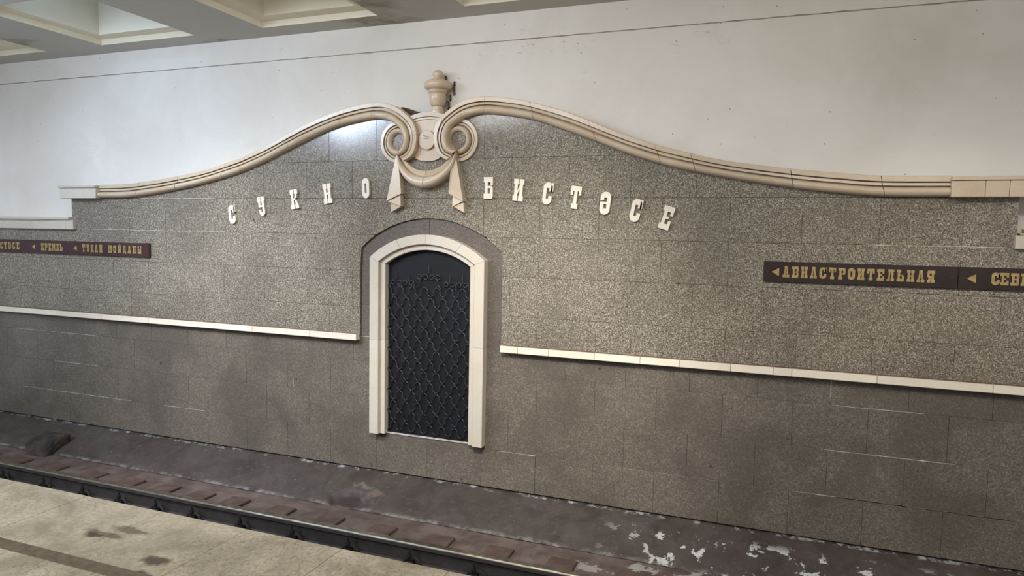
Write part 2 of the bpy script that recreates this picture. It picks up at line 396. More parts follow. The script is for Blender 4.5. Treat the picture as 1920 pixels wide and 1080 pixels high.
for z0, z1, kind in rows_lo:
    js = joints(kind, OC)
    hole = z1 > -.6
    if hole: js = sorted(set([x for x in js if abs(x-DC) > .62]+[DC-.665, DC+.665]))
    for a, b in zip(js, js[1:]):
        c = (a+b)/2
        if hole and abs(c-DC) < .66: continue
        if z0 < -1 and abs(c-DC) < .8:
            lo0, hi0 = z0, z1
        slab(a, b, lambda x, z0=z0: z0, lambda x, z1=z1: z1, 0, 'granite_lower', 1)
# strip of wall right under the door sill
slab(DC-.665, DC+.665, lambda x: -.645, lambda x: -.612, 0.0, 'granite_lower', 1, .0002)
# dark smooth surround of the door
for s in (-1, 1):
    for z0, z1 in ((.44, .80), (.80, 1.405)):
        zi_ = 1.322 if z1 > 1 else z1-.0015; zo_ = 1.402 if z1 > 1 else z1-.0015
        bm = newbm(); poly(bm, [(DC+s*(SUR-.002), z0+.0015), (DC+s*.666, z0+.0015), (DC+s*.666, zi_), (DC+s*(SUR-.002), zo_)], .034, 0.0)
        o = wobj('surround_slab', bm, 'granite_dark')
    bm = newbm(); n = 14; secs = []
    for i in range(n+1):
        u = .004+(1-.004)*i/n
        xo, xi = DC+s*(SUR-.002)*u, DC+s*.672*u
        zo, zi = sur_arc(xo)-.003, arc(xi-DC, .672, 1.325, 1.578)-.004
        if i == n: zi = 1.325
        secs.append([(xo, .034, zo), (xo, 0, zo), (xi, 0, zi), (xi, .034, zi)])
    loft(bm, secs); wobj('surround_slab', bm, 'granite_dark')
# white lime that has seeped out of a few joints
def lime(xa, xb, z, y, vertical=False):
    bm = newbm(); n = max(6, int(abs(xb-xa)/.03)); secs = []
    for i in range(n+1):
        u = xa+(xb-xa)*i/n; h = .0012+.0028*max(0, noise.noise(Vector((u*9, z*7, 0)))+.35)
        if i in (0, n): h = .0006
        if vertical: secs.append([(z-h, y+.003, u), (z-h, y-.0015, u), (z+h, y-.0015, u), (z+h, y+.003, u)])
        else: secs.append([(u, y+.003, z-h), (u, y-.0015, z-h), (u, y-.0015, z+h), (u, y+.003, z+h)])
    loft(bm, secs); wobj('lime_streak', bm, 'grout')
for a in ((-8.6, -6.15, 1.565, -.025), (-7.5, -6.3, 1.96, -.025), (-9.15, -8.3, -.235, 0), (-9.9, -9.3, .165, 0), (-9.2, -8.35, .165, 0), (-9.8, -7.75, -.645, 0), (-7.2, -6.5, -.645, 0),
          (.24, 1.9, -.645, 0), (.5, 1.2, .165, 0), (.55, 1.9, -.645, 0), (-2.6, -2.2, -.645, 0), (.45, 1.45, -.235, 0), (.7, 1.7, 1.565, -.025), (-4.4, -4.15, .44, 0)): lime(*a)
lime(.2, .4, .484, 0, True); lime(-.22, -.1, -5.2, 0, True)

# ------------------------------------------------------------------ trims: sill ledge, cornices
def stones(name, px, xa, xb, z0, z1, y0, y1, mat='cream', bev=.004):
    tr = struct(name, ((xa+xb)/2, y0, z0)); L = Vector(tr.location)
    js = [xa]+sorted(x for x in px if xa+.05 < x < xb-.05)+[xb]
    for a, b in zip(js, js[1:]):
        bm = newbm(); box(bm, a+.0012, y0, z0, b-.0012, y1, z1, bev)
        for v in bm.verts: v.co -= L
        obj('stone', bm, mat, tr)
    return tr
pl = [W(x, 590+x*.07, .09)[0] for x in (27,105,190,278,372,472,580)]; pl += [pl[0]-.58*k for k in range(1, 5)]
pr = [W(x, 650+(x-937)*.084, .09)[0] for x in (970,1028,1114,1200,1274,1370,1450,1485,1645,1863)]; pr += [2.35, 2.95, 3.6, 4.3]
stones('trim_1', pl, XL, W(667, 630, .09)[0], .402, .474, .0, -.085, 'ledge')
stones('trim_2', pr, W(937, 654, .09)[0], XR, .402, .474, .0, -.085, 'ledge')
ls = [-8.64-.62*k for k in range(1, 8)]
def cornice(name, xa, xb, dx):
    tr = stones(name, [xa+dx+.62*k for k in range(1, 8)], xa, xb, 1.555, 1.662, .22, -.075)
    L = Vector(tr.location)
    for z0, z1, y, e in ((1.665, 1.680, -.045, .04), (1.683, 1.715, -.06, .11)):
        bm = newbm(); box(bm, (xa if dx < 0 else xa+e), .22, z0, (xb-e if dx < 0 else xb), y, z1, .003)
        for v in bm.verts: v.co -= L
        obj('fillet', bm, 'cream', tr)
cornice('trim_3', XL, -8.62, -.1)
cornice('trim_4', 1.735, XR, .1)

# ------------------------------------------------------------------ curved mouldings with volutes
def prof(k=1.0, lift=0.0, back=.03):
    p = [(0, back), (0, -.070-lift), (.03, -.078-lift), (.27, -.080-lift), (.285, -.045-lift), (.33, -.045-lift), (.34, -.068-lift), (.475, -.074-lift), (.485, -.052-lift), (.53, -.050-lift)]
    for i in range(9):
        a = PI*(i+.3)/8.6; p.append((.53+.47*(1-math.cos(a))/2, -.045-lift-.062*math.sin(a)))
    p += [(1.0, -.03-lift), (1.0, back)]
    return p
def moulding(sgn, label):
    root = empty('curved_moulding', (OC+(.9+1.3)*sgn, 0, 2.2)); L = Vector(root.location)
    tag(root, label, 'moulding', 'curved mouldings over the granite wall')
    mx = (lambda x: x) if sgn > 0 else (lambda x: 2*OC-x)
    js = [0, 1.0, 3, 4.7, 6, 8, 10, 12, 14, 17.7, 22] if sgn > 0 else [0, 1.6, 3.3, 4.8, 6, 8.2, 10.4, 12, 13.7, 17.8, 22]
    for ja, jb in zip(js, js[1:]):
        n = max(4, int((jb-ja)*5)); secs = []
        for i in range(n+1):
            t_ = ja+(jb-ja)*i/n
            if i == 0 and ja > 0: t_ += .006
            if i == n and jb < 22: t_ -= .006
            ox, oz, ix, iz = crom(FLAT, t_)
            lift = .035*max(0, min(1, (t_-12)/4)); back = PY+.03 if t_ < 14.2 else .02-.0*t_
            if ja >= 14: back = -.005
            pr_ = prof(lift=lift, back=back)
            if sgn < 0 and t_ > 20.5 and False: pass
            secs.append([Vector((mx(ox+(ix-ox)*u), y, oz+(iz-oz)*u))-L for u, y in pr_])
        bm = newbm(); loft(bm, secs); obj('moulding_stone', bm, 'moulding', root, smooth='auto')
    # lower ring of the volute
    bm = newbm(); secs = []; cx, cz = mx(-3.102), 2.547; n = 56
    for i in range(n):
        a = 2*PI*i/n; secs.append([Vector((cx+math.cos(a)*(.222-.136*u), y+.03, cz+math.sin(a)*(.222-.136*u)))-L for u, y in prof(lift=.0, back=-.03)])
    loft(bm, secs+[secs[0]], cap=False); bmesh.ops.remove_doubles(bm, verts=bm.verts[:], dist=1e-5)
    obj('volute_ring', bm, 'moulding', root, smooth='auto')
    return root
moulding(1, 'beige polished stone moulding curving right from the ornament down to the right corner block')
moulding(-1, 'beige polished stone moulding curving left from the ornament down to the left corner block')
def block(xa, xb, js, label, lipx):
    o = empty('corner_block', ((xa+xb)/2, .0, 1.96)); L = Vector(o.location); tag(o, label, 'stone block', 'corner blocks at the moulding ends')
    x = [xa]+js+[xb]
    for a, b in zip(x, x[1:]):
        bm = newbm(); box(bm, a+.001, PY+.02, 1.958, b-.001, -.125, 2.088, .004)
        for v in bm.verts: v.co -= L
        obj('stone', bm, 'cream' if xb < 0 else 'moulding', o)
    bm = newbm(); box(bm, xa-(.02 if lipx < 0 else 0), PY+.02, 2.090, xb+(.02 if lipx > 0 else 0), -.138, 2.120, .003)
    for v in bm.verts: v.co -= L
    obj('cap', bm, 'cream' if xb < 0 else 'moulding', o)
block(-8.78, -8.135, [], 'pale stone corner block at the far left end of the curved moulding', -1)
block(1.268, 1.93, [1.50, 1.66], 'beige stone corner block at the right edge, ending the curved moulding', 1)

# ------------------------------------------------------------------ central ornament
pq = empty('ornament_plaque', (OC, 0, 2.35)); L = Vector(pq.location)
tag(pq, 'beige stone plaque with round boss between the two volutes', 'ornament')
bm = newbm()
pts = [(OC+.255*u, 2.842-.055*u*u) for u in [(-1+i/6) for i in range(13)]]
pts += [(OC+.21, 2.70), (OC+.17, 2.55), (OC+.15, 2.39)]+[(OC+.15*math.cos(a), 2.392-.052*math.sin(a)) for a in [PI*i/10 for i in range(1, 10)]]+[(OC-.15, 2.39), (OC-.17, 2.55), (OC-.21, 2.70)]
poly(bm, pts, .22, -.048)
for v in bm.verts: v.co -= L
obj('plaque', bm, 'moulding', pq)
for d0, d1, y in ((0.0, .045, -.066), (.052, .072, -.060)):
    bm = newbm(); secs = []
    for i in range(13):
        u = -1+i/6; x = OC+.25*u; z = 2.842-.055*u*u
        secs.append([Vector(p)-L for p in ((x, -.03, z-d0), (x, y, z-d0), (x, y, z-d1), (x, -.03, z-d1))])
    loft(bm, secs); obj('fillet', bm, 'moulding', pq)
bm = newbm(); n = 36; secs = []
for e, y in ((0, -.04), (0, -.072), (.004, -.076)):
    secs.append([Vector((OC+(.095-e)*math.cos(2*PI*i/n), y, 2.555+(.099-e)*math.sin(2*PI*i/n)))-L for i in range(n)])
loft(bm, secs); o = obj('boss', bm, 'moulding', pq)
for k, (a, b) in enumerate(((-.045, .0), (-.02, .035), (-.035, .028))):
    bm = newbm(); z = 2.60-.016*k; poly(bm, [(OC+a, z+.004), (OC+b, z-.001), (OC+b, z-.004), (OC+a, z)], -.0755, -.0775)
    for v in bm.verts: v.co -= L
    obj('scratch', bm, 'dark_brown', o)
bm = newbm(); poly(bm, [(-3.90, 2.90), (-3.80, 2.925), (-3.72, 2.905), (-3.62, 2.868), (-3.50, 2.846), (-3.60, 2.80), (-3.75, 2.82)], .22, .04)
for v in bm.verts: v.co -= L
obj('dark_wedge', bm, 'dark_brown', pq)

# drapes
def drape(name, P3, label):
    o = empty(name, (P3[0][0][0][0], 0, P3[0][0][0][1])); L = Vector(o.location); tag(o, label, 'ornament', 'stone drapery tails under the volutes')
    for i, (pts, ys) in enumerate(P3):
        bm = newbm(); n = len(pts)
        f = [bm.verts.new(Vector((x, y, z))-L) for (x, z), y in zip(pts, ys)]; bk = [bm.verts.new(Vector((x, -.0, z))-L) for x, z in pts]
        for k in range(1, n-1): bm.faces.new((f[0], f[k], f[k+1])); bm.faces.new((bk[0], bk[k+1], bk[k]))
        for k in range(n): bm.faces.new((f[k], f[(k+1) % n], bk[(k+1) % n], bk[k]))
        obj('fold', bm, 'moulding', o)
drape('drapery_tail', [([(-3.785, 2.43), (-3.745, 2.24), (-3.722, 2.004), (-3.897, 1.926), (-3.860, 2.10)], (-.10, -.115, -.115, -.115, -.105)),
    ([(-3.741, 1.993), (-3.733, 1.872), (-3.890, 1.922), (-3.80, 1.98)], (-.096, -.100, -.100, -.09)),
    ([(-3.737, 1.874), (-3.857, 1.811), (-3.862, 1.907), (-3.80, 1.90)], (-.080, -.085, -.085, -.078))], 'folded stone drapery tail hanging under the left volute')
drape('drapery_tail', [([(-3.099, 2.369), (-3.007, 1.924), (-3.170, 2.002), (-3.152, 2.22), (-3.117, 2.316)], (-.10, -.115, -.115, -.115, -.11)),
    ([(-3.135, 1.99), (-3.012, 1.926), (-3.134, 1.869)], (-.088, -.095, -.10)),
    ([(-3.132, 1.874), (-3.018, 1.912), (-3.006, 1.809)], (-.085, -.080, -.084))], 'folded stone drapery tail hanging under the right volute')
# crescent
co = [(-3.777,2.476),(-3.777,2.379),(-3.744,2.24),(-3.66,2.136),(-3.557,2.078),(-3.45,2.060),(-3.341,2.085),(-3.235,2.145),(-3.145,2.232),(-3.102,2.351),(-3.098,2.458)]
ci = [(-3.770,2.470),(-3.735,2.41),(-3.69,2.35),(-3.622,2.287),(-3.543,2.250),(-3.445,2.236),(-3.347,2.250),(-3.25,2.295),(-3.175,2.365),(-3.13,2.425),(-3.104,2.465)]
cm = [(-3.773,2.473),(-3.757,2.385),(-3.715,2.305),(-3.64,2.232),(-3.553,2.186),(-3.45,2.171),(-3.345,2.188),(-3.245,2.235),(-3.16,2.312),(-3.117,2.40),(-3.101,2.462)]
g = empty('stone_garland', (OC, 0, 2.06)); L = Vector(g.location); tag(g, 'crescent-shaped beige stone garland hanging between the two volutes', 'ornament')
ALL = [a+b+c for a, b, c in zip(co, cm, ci)]
for ja, jb in ((0, 4.98), (5.02, 10)):
    secs = []
    for i in range(25):
        t_ = ja+(jb-ja)*i/24; ox, oz, mx_, mz, ix, iz = crom(ALL, t_); k = max(.06, math.sin(PI*t_/10))**.6
        p = [(ox, -.0, oz), (ox, -.09, oz)]
        for q in range(1, 8):
            a = PI*q/8; u = (1-math.cos(a))/2; p.append((ox+(mx_-ox)*u, -.09-.065*k*math.sin(a), oz+(mz-oz)*u))
        p += [(mx_, -.09, mz), (mx_, -.075, mz), (ix, -.095, iz), (ix, 0, iz)]
        secs.append([Vector(v)-L for v in p])
    bm = newbm(); loft(bm, secs); obj('garland_stone', bm, 'moulding', g, smooth='auto')
# finial
FX, FY = -3.412, .10; k = 6.70/6.52
fin = empty('finial', (FX, FY, 2.80)); L = Vector(fin.location); tag(fin, 'turned beige stone urn finial standing above the central plaque', 'finial')
def fprof(P):
    Q = [(z, r) for z, r in P]; return [(1.6+(z-1.6)*k-2.80, r*k) for z, r in Q]
bm = newbm(); lathe(bm, fprof([(2.76,.072),(2.845,.072),(2.85,.064),(2.878,.062),(2.884,.054),(2.888,.062),(2.905,.073),(2.93,.081),(2.96,.086),(2.985,.087),(3.012,.083),(3.018,.090),(3.030,.096),(3.046,.098),(3.052,.104)]), 0, 0)
obj('urn', bm, 'moulding', fin, smooth='auto')
bm = newbm(); lathe(bm, fprof([(3.050,.10),(3.056,.118),(3.07,.134),(3.09,.142),(3.105,.142),(3.125,.134),(3.14,.116),(3.146,.095),(3.148,.066),(3.162,.064),(3.164,.052)]), 0, 0)
obj('collar', bm, 'moulding', fin, smooth='auto')
bm = newbm(); lathe(bm, fprof([(3.160,.045),(3.18,.046),(3.195,.053),(3.215,.055),(3.235,.047),(3.248,.03),(3.254,.01)]), 0, 0)
obj('knob', bm, 'moulding', fin, smooth='auto')
bm = newbm()                                 # broken mortar along the right side, where the urn meets the plaster
for i in range(46):
    z = 2.88+.36*i/45; zz = (z-1.6)/k+1.6
    r = .085 if z < 3.03 else (.145 if z < 3.19 else .055)
    if 2.99 < z < 3.05: r = .10
    bmesh.ops.create_icosphere(bm, subdivisions=1, radius=random.uniform(.008, .014), matrix=Matrix.Translation((r*1.02+random.uniform(-.006, .006), .085+random.uniform(-.01, .01), z-2.80)))
tag(obj('broken_mortar', bm, 'old_mortar', fin), kind='stuff')

# ------------------------------------------------------------------ glyphs (western slab letters), width 10, height 21
def ringpts(x0, x1, y0, y1, r, n=6, cor=(1,1,1,1)):
    out = []
    for (cx, cy_, a0), c in zip(((x1-r, y1-r, 0), (x0+r, y1-r, PI/2), (x0+r, y0+r, PI), (x1-r, y0+r, 1.5*PI)), cor):
        for i in range(n+1):
            a = a0+PI/2*i/n
            if c: out.append((cx+r*math.cos(a), cy_+r*math.sin(a)))
            else: out.append((cx+(r if math.cos(a0+PI/4) > 0 else -r), cy_+(r if math.sin(a0+PI/4) > 0 else -r)))
    return out
def R_(a, b, c, d): return [(a, b), (c, b), (c, d), (a, d)]
def halfO(top):                              # closed upper or lower cap of the round letters
    if top: return [(0,15.5)]+[(5-5*math.cos(PI*i/10), 16+5*math.sin(PI*i/10)) for i in range(11)]+[(10,15.5)]
    return [(10,5.5)]+[(5+5*math.cos(PI*i/10), 5-5*math.sin(PI*i/10)) for i in range(11)]+[(0,5.5)]
ls_ = [R_(0,16,4.6,21), R_(1,5,4,16), R_(0,0,4.6,5)]; rs_ = [R_(5.4,16,10,21), R_(6,5,9,16), R_(5.4,0,10,5)]
bowlR = lambda y0, y1, x0=7: [(x0, y0), (8.6, y0), (9.6, y0+1), (10, y0+2.2), (10, y1-2.2), (9.6, y1-1), (8.6, y1), (x0, y1)]
G = {
 'Н': ls_+rs_+[R_(4,9.4,6,11.6)],
 'И': ls_+rs_+[[(4,6),(6,11.8),(6,15.4),(4,9.6)]],
 'Й': ls_+rs_+[[(4,6),(6,11.8),(6,15.4),(4,9.6)], R_(3,22,7,23.6)],
 'К': [R_(0,16,4.6,21), R_(1.2,5,4.2,16), R_(0,0,4.6,5), R_(5.6,16,10,21), R_(5.8,0,10.4,5), R_(4.2,9.4,6.2,11.6), [(5.4,11.6),(8,11.6),(9,16),(6.4,16)], [(6.6,5),(9.4,5),(8,9.4),(5.4,9.4)]],
 'О': [halfO(1), halfO(0), R_(0,5.5,3.6,15.5), R_(6.4,5.5,10,15.5)],
 'С': [halfO(1), halfO(0), R_(0,5.5,3.6,15.5), R_(6.4,5.5,10,8.4), R_(6.4,12.6,10,15.5), R_(8.2,12.6,10.6,20.6)],
 'Ә': [halfO(1), halfO(0), R_(6.4,5.5,10,15.5), R_(0,5.5,3.6,9.6), R_(0,9.6,6.4,11.6), R_(0,13,3.6,15.5)],
 'Т': [R_(0,16.4,10,21), R_(0,12.6,2.2,16.4), R_(7.8,12.6,10,16.4), R_(3.5,5,6.5,16.4), R_(2.2,0,7.8,5)],
 'У': [R_(0,16,4.6,21), R_(5.4,16,10,21), R_(1,9.6,4,16), R_(6,9.6,9,16), R_(4,9.6,6,11.6), R_(6,4,9,9.6), [(9,4)]+[(5+4*math.cos(PI*i/8), 4-4*math.sin(PI*i/8)) for i in range(9)], R_(1,4,4,7)],
 'Б': [R_(0,16,10,21), R_(7.6,12.8,10,16), R_(1.4,5,4.4,16), R_(0,0,7,5), R_(4.4,10.2,7,12.4), bowlR(0,12.4)],
 'Е': [R_(0,16,10,21), R_(7.4,12.8,10,16), R_(1.4,5,4.4,16), R_(0,0,10,5), R_(7.4,5,10,8.2), R_(4.4,9.4,7,11.6)],
 'А': [R_(2.6,16.6,7.4,21), [(1.4,5),(3.8,5),(4.9,16.6),(2.8,16.6)], [(6.2,5),(8.6,5),(7.2,16.6),(5.1,16.6)], R_(3.6,7.4,6.4,9.4), R_(0,0,4.6,5), R_(5.4,0,10,5)],
 'В': [R_(0,16,7,21), R_(1.4,5,4.4,16), R_(0,0,7,5), R_(4.4,9.4,7,11.6), bowlR(0,10.5), bowlR(10.5,21)],
 'Р': [R_(0,16,7,21), R_(1.4,5,4.4,16), R_(0,0,6,5), R_(4.4,8.6,7,11.4), bowlR(8.6,21)],
 'Л': [R_(1.6,17,10,21), R_(6,5,9,17), R_(5.4,0,10,5), [(2,4),(4.2,4),(4.8,17),(2.6,17)], R_(0,0,4.2,4)],
 'Д': [R_(2.4,17,8.6,21), R_(6,5,8.6,17), [(2,5),(4.4,5),(4.8,17),(2.6,17)], R_(0,2.4,10,5), R_(0,-1.6,2.6,2.4), R_(7.4,-1.6,10,2.4)],
 'М': [R_(0,16,3.4,21), R_(7.6,16,11,21), R_(.8,5,3.4,16), R_(7.6,5,10.2,16), R_(0,0,4.2,5), R_(6.8,0,11,5), [(3.4,14),(5.5,8),(5.5,12.4),(3.4,20)], [(5.5,8),(7.6,14),(7.6,20),(5.5,12.4)]],
 'Ь': [R_(0,16,5.4,21), R_(1.2,5,4.2,16), R_(0,0,7,5), R_(4.2,9.4,7,11.8), bowlR(0,11.8)],
 'Ы': [R_(0,16,4.4,21), R_(.8,5,3.2,16), R_(0,0,5,5), R_(3.2,9.4,5,11.6), [(5,0),(6.2,.6),(6.8,2.4),(6.8,9.4),(6.2,11),(5,11.6)], R_(7.6,16,11.4,21), R_(8.2,5,10.8,16), R_(7.6,0,11.4,5)],
 'Я': [R_(3,16,10,21), R_(5.8,5,8.8,16), R_(5.4,0,10,5), R_(3,8.6,5.8,11.4), [(3,8.6),(1.4,8.6),(.4,9.6),(0,10.8),(0,18.8),(.4,20),(1.4,21),(3,21)], [(1.2,5),(4,5),(5,8.6),(2.4,8.6)], R_(0,0,4.4,5)],
}
def glyph(ch, w_, h_, depth):                # mesh centred on the letter, back at y=0
    bm = newbm()
    for P in G[ch]: poly(bm, [((x-5)/10*w_, (z-10.5)/21*h_) for x, z in P], 0, -depth)
    return bm
NAMES = {'С': 'es', 'У': 'u'}
big = [('С',-6.02,1.770,.094,7,'first letter С, leftmost of the arched wall lettering, yellowish stone'),('У',-5.588,1.867,.100,10,'pale stone letter У, second of the left word on the granite'),
 ('К',-5.131,1.948,.102,7.5,'pale stone letter К, third of the left word on the granite'),('Н',-4.687,2.010,.105,7,'pale stone letter Н, fourth of the left word on the granite'),
 ('О',-4.194,2.066,.088,2.5,'pale stone letter О, left of the drapery tail'),('Б',-2.757,2.060,.098,0,'pale stone letter Б, right of the drapery tail'),
 ('И',-2.432,2.037,.108,-5,'pale stone letter И, second of the right word on the granite'),('С',-2.128,2.003,.094,-7,'pale stone letter С between И and Т in the right word'),
 ('Т',-1.846,1.963,.104,-7,'pale stone letter Т in the middle of the right word'),('Ә',-1.552,1.909,.100,-6,'pale stone letter Ә, after Т in the right word'),
 ('С',-1.258,1.842,.094,-11,'pale stone letter С just left of the last letter Е'),('Е',-.972,1.776,.100,-17,'tilted pale stone letter Е, rightmost of the arched lettering')]
for ch, x, z, w_, rot, lab in big:
    o = obj('stone_letter', glyph(ch, w_, .217, .028), 'letter', loc=(x, -.0255, z)); o.rotation_euler = (0, -math.radians(rot), 0)
    tag(o, lab, 'letter', 'arched stone lettering on the granite wall')

# ------------------------------------------------------------------ route signs
def sign(xa, xb, label, text, tris, screws, cap=False):
    bmat = 'sign_red' if cap else 'sign'
    z0, z1 = 1.225, 1.402
    o = empty('route_sign', ((xa+xb)/2, -.026, z0)); L = Vector(o.location); tag(o, label, 'sign', 'dark brown route sign boards on the granite wall')
    bm = newbm(); box(bm, xa+.002, 0, z0, xb-.002, -.026, z1, .003)
    for v in bm.verts: v.co += Vector((0, -.026, 0))-L
    obj('board', bm, bmat, o)
    if cap:
        bm = newbm(); box(bm, xb-.055, 0, z0-.002, xb+.006, -.032, z1+.003, .006)
        for v in bm.verts: v.co += Vector((0, -.026, 0))-L
        obj('end_cap', bm, bmat, o)
    for ch, x, w_ in text:
        obj('letter', glyph(ch, w_, .098, .0035), 'gold', o, loc=Vector((x, -.052, 1.316))-L)
    for x in tris:
        bm = newbm(); poly(bm, [(-.032, 0), (.03, .036), (.03, -.036)], 0, -.0035); obj('arrow', bm, 'gold', o, loc=Vector((x, -.052, 1.312))-L)
    for x in screws:
        bm = newbm(); bmesh.ops.create_cone(bm, cap_ends=True, segments=10, radius1=.006, radius2=.004, depth=.006, matrix=Matrix.Rotation(PI/2, 4, 'X'))
        obj('screw', bm, 'rail_top', o, loc=Vector((x, -.054, 1.313))-L)
def word(s, xa, xb, w_):                    # letters spaced evenly between the centres xa and xb
    return [(c, xa+(xb-xa)*i/(len(s)-1), w_) for i, c in enumerate(s) if c != ' ']
oo = 6.545/6.57
sign(-.112*oo, 1.370, 'dark sign board at right reading АВИАСТРОИТЕЛЬНАЯ, the longer one', word('АВИАСТРОИТЕЛЬНАЯ', .075, 1.178, .0545), [-.012], [-.075, 1.325], False)
sign(1.370, 3.4, 'dark sign board at the right edge reading СЕВЕ, cut by the frame', [('С',1.626,.056),('Е',1.686,.056),('В',1.755,.056),('Е',1.822,.056)], [1.462], [1.40], False)
sign(XL+.6, -7.335, 'dark sign board at the left edge with КРЕМЛЬ and ТУКАЙ МӘЙДАНЫ', [('С',-10.045,.056),('Т',-9.965,.060),('Ә',-9.883,.056),('С',-9.80,.054),('Е',-9.716,.058)]
     + word('КРЕМЛЬ', -9.235, -8.878, .052)+[('Т',-8.462,.052),('У',-8.385,.052),('К',-8.31,.050),('А',-8.235,.052),('Й',-8.155,.052)]+word('МӘЙДАНЫ', -7.995, -7.492, .055), [-9.405, -8.62], [-8.78], True)

# ------------------------------------------------------------------ door with stone frame
door = struct('door_1', (DC, 0, -.6)); DL = Vector(door.location)
bm = newbm(); pts = [(DC-.56, -.60), (DC+.56, -.60)]+[(DC+.56*math.cos(PI*i/16), 0) for i in range(0)]
pts += [(DC+.56*(1-i/10), arc(.56*(1-i/10), .56, 1.27, 1.46)) for i in range(21)]
poly(bm, pts, .033, .012)
for v in bm.verts: v.co -= DL
obj('door_panel', bm, 'door', door)
bm = newbm(); box(bm, DC-.50, .03, -.612, DC+.50, -.01, -.600); 
for v in bm.verts: v.co -= DL
obj('sill', bm, 'grout', door)
# grille: wavy bars whose bends meet at crossings
fr = empty('window_grille', (DC, -.012, -.6)); GL = Vector(fr.location); tag(fr, 'black wrought iron grille of wavy bars with curled tops in the arched doorway', 'grille')
gx0 = DC-.505; dx = .1475; dz = .114; GY = -.012
NR = 15
ztop = -.60+.03
def node(i, r): return gx0+.012+dx*(i+.5*(r % 2)), ztop+dz*r
def seg(x0, z0, x1, z1):
    s = 1 if x1 > x0 else -1; hx = (x1-x0)/2
    return [(x0, z0), (x0+hx*.35, z0+dz*.12), (x0+hx*.85, z0+dz*.24), (x0+hx, z0+dz*.36), (x0+hx, z0+dz*.64), (x0+hx*1.15, z0+dz*.76), (x0+hx*1.65, z0+dz*.88)]
for i in range(8):
    for par in (0, 1):
        pts = []; 
        top = NR-1 if not (2 <= i <= 4) else NR-1
        for r in range(top):
            xa, za = node(i, r) if (r % 2 == 0) else node(i, r)
            # bar swings between the even node and the neighbouring odd node on side par
            xe = gx0+.012+dx*i; xo = xe+(dx*.5 if par else -dx*.5)
            x0_, x1_ = (xe, xo) if r % 2 == 0 else (xo, xe)
            pts += seg(x0_, ztop+dz*r, x1_, ztop+dz*(r+1))
        pts.append((xe, ztop+dz*top))
        pts = [(x, z) for x, z in pts if DC-.50 < x < DC+.50]
        if len(pts) < 20: continue
        bm = newbm(); tube(bm, [Vector((x, GY+(.004 if par else -.004), z))-GL for x, z in pts], .0062, 5)
        obj('wavy_bar', bm, 'grille', fr, smooth=True)
zt = ztop+dz*(NR-1)
def curl(x, z, s, r):
    P = []
    for i in range(26):
        a = i/25*PI*2.2; rr = r*(1-.62*i/25)
        P.append(Vector((x+s*(r-rr*math.cos(a)), GY-.004, z+rr*math.sin(a)+.0)))
    bm = newbm(); tube(bm, [p-GL for p in P], .0058, 5); obj('scroll', bm, 'grille', fr, smooth=True)
def spike(x, z, h):
    bm = newbm(); tube(bm, [Vector((x, GY, z))-GL, Vector((x, GY, z+h*.6))-GL, Vector((x-.004, GY, z+h))-GL], lambda u: .0055*(1-u)+.002, 5); obj('spike', bm, 'grille', fr)
for k, xo in enumerate((-.395, -.245, .245, .395)):
    x = DC+xo
    for s in (-1, 1):
        bm = newbm(); tube(bm, [Vector((x+s*.072, GY, zt-.02))-GL, Vector((x+s*.070, GY, zt+.03))-GL], .0058, 5); obj('scroll_stem', bm, 'grille', fr)
        curl(x+s*.070, zt+.03, -s, .032)
    spike(x, zt+.045, .10)
for xo in (-.075, .075):
    bm = newbm(); tube(bm, [Vector((DC+xo*1.9, GY, zt-.02))-GL, Vector((DC+xo*1.5, GY, zt+.02))-GL, Vector((DC+xo*1.45, GY, zt+.06))-GL, Vector((DC+xo, GY, zt+.10))-GL], .0058, 5); obj('scroll_stem', bm, 'grille', fr)
    curl(DC+xo, zt+.10, -1 if xo > 0 else 1, .036); curl(DC+xo, zt+.10, 1 if xo > 0 else -1, .034)
spike(DC, zt+.14, .105)

df = empty('door_surround', (DC, 0, -.605)); FL = Vector(df.location); tag(df, 'cream stone door frame with arched top around the black grille', 'door frame')
HO, HS, HI = .672, .562, .500
FP = [(HO, .0), (HO, -.098), (HO-.004, -.10), (HS+.004, -.10), (HS, -.096), (HS, -.062), (HI+.004, -.062), (HI, -.058), (HI, .012)]
for s in (-1, 1):
    for z0, z1 in ((-.605, .43), (.432, 1.30)):
        secs = []
        for z in (z0, z1):
            sec = []
            for h, y in FP:
                zz = z
                if z == 1.30: zz = 1.322-(HO-h)/(HO-HI)*.068
                sec.append(Vector((DC+s*h, y, zz))-FL)
            secs.append(sec)
        bm = newbm(); loft(bm, secs); obj('jamb_stone', bm, 'cream', df)
for a, b in ((-1, -.52), (-.515, -.002), (.002, .62), (.624, 1)):
    secs = []; n = 14
    for i in range(n+1):
        u = a+(b-a)*i/n; sec = []
        for h, y in FP:
            f = (HO-h)/(HO-HI); spz = 1.324-f*.068; pk = 1.578-f*(1.578-1.417)
            x = u*h; sec.append(Vector((DC+x, y, arc(x, h, spz, pk)))-FL)
        secs.append(sec)
    bm = newbm(); loft(bm, secs); obj('arch_stone', bm, 'cream', df)

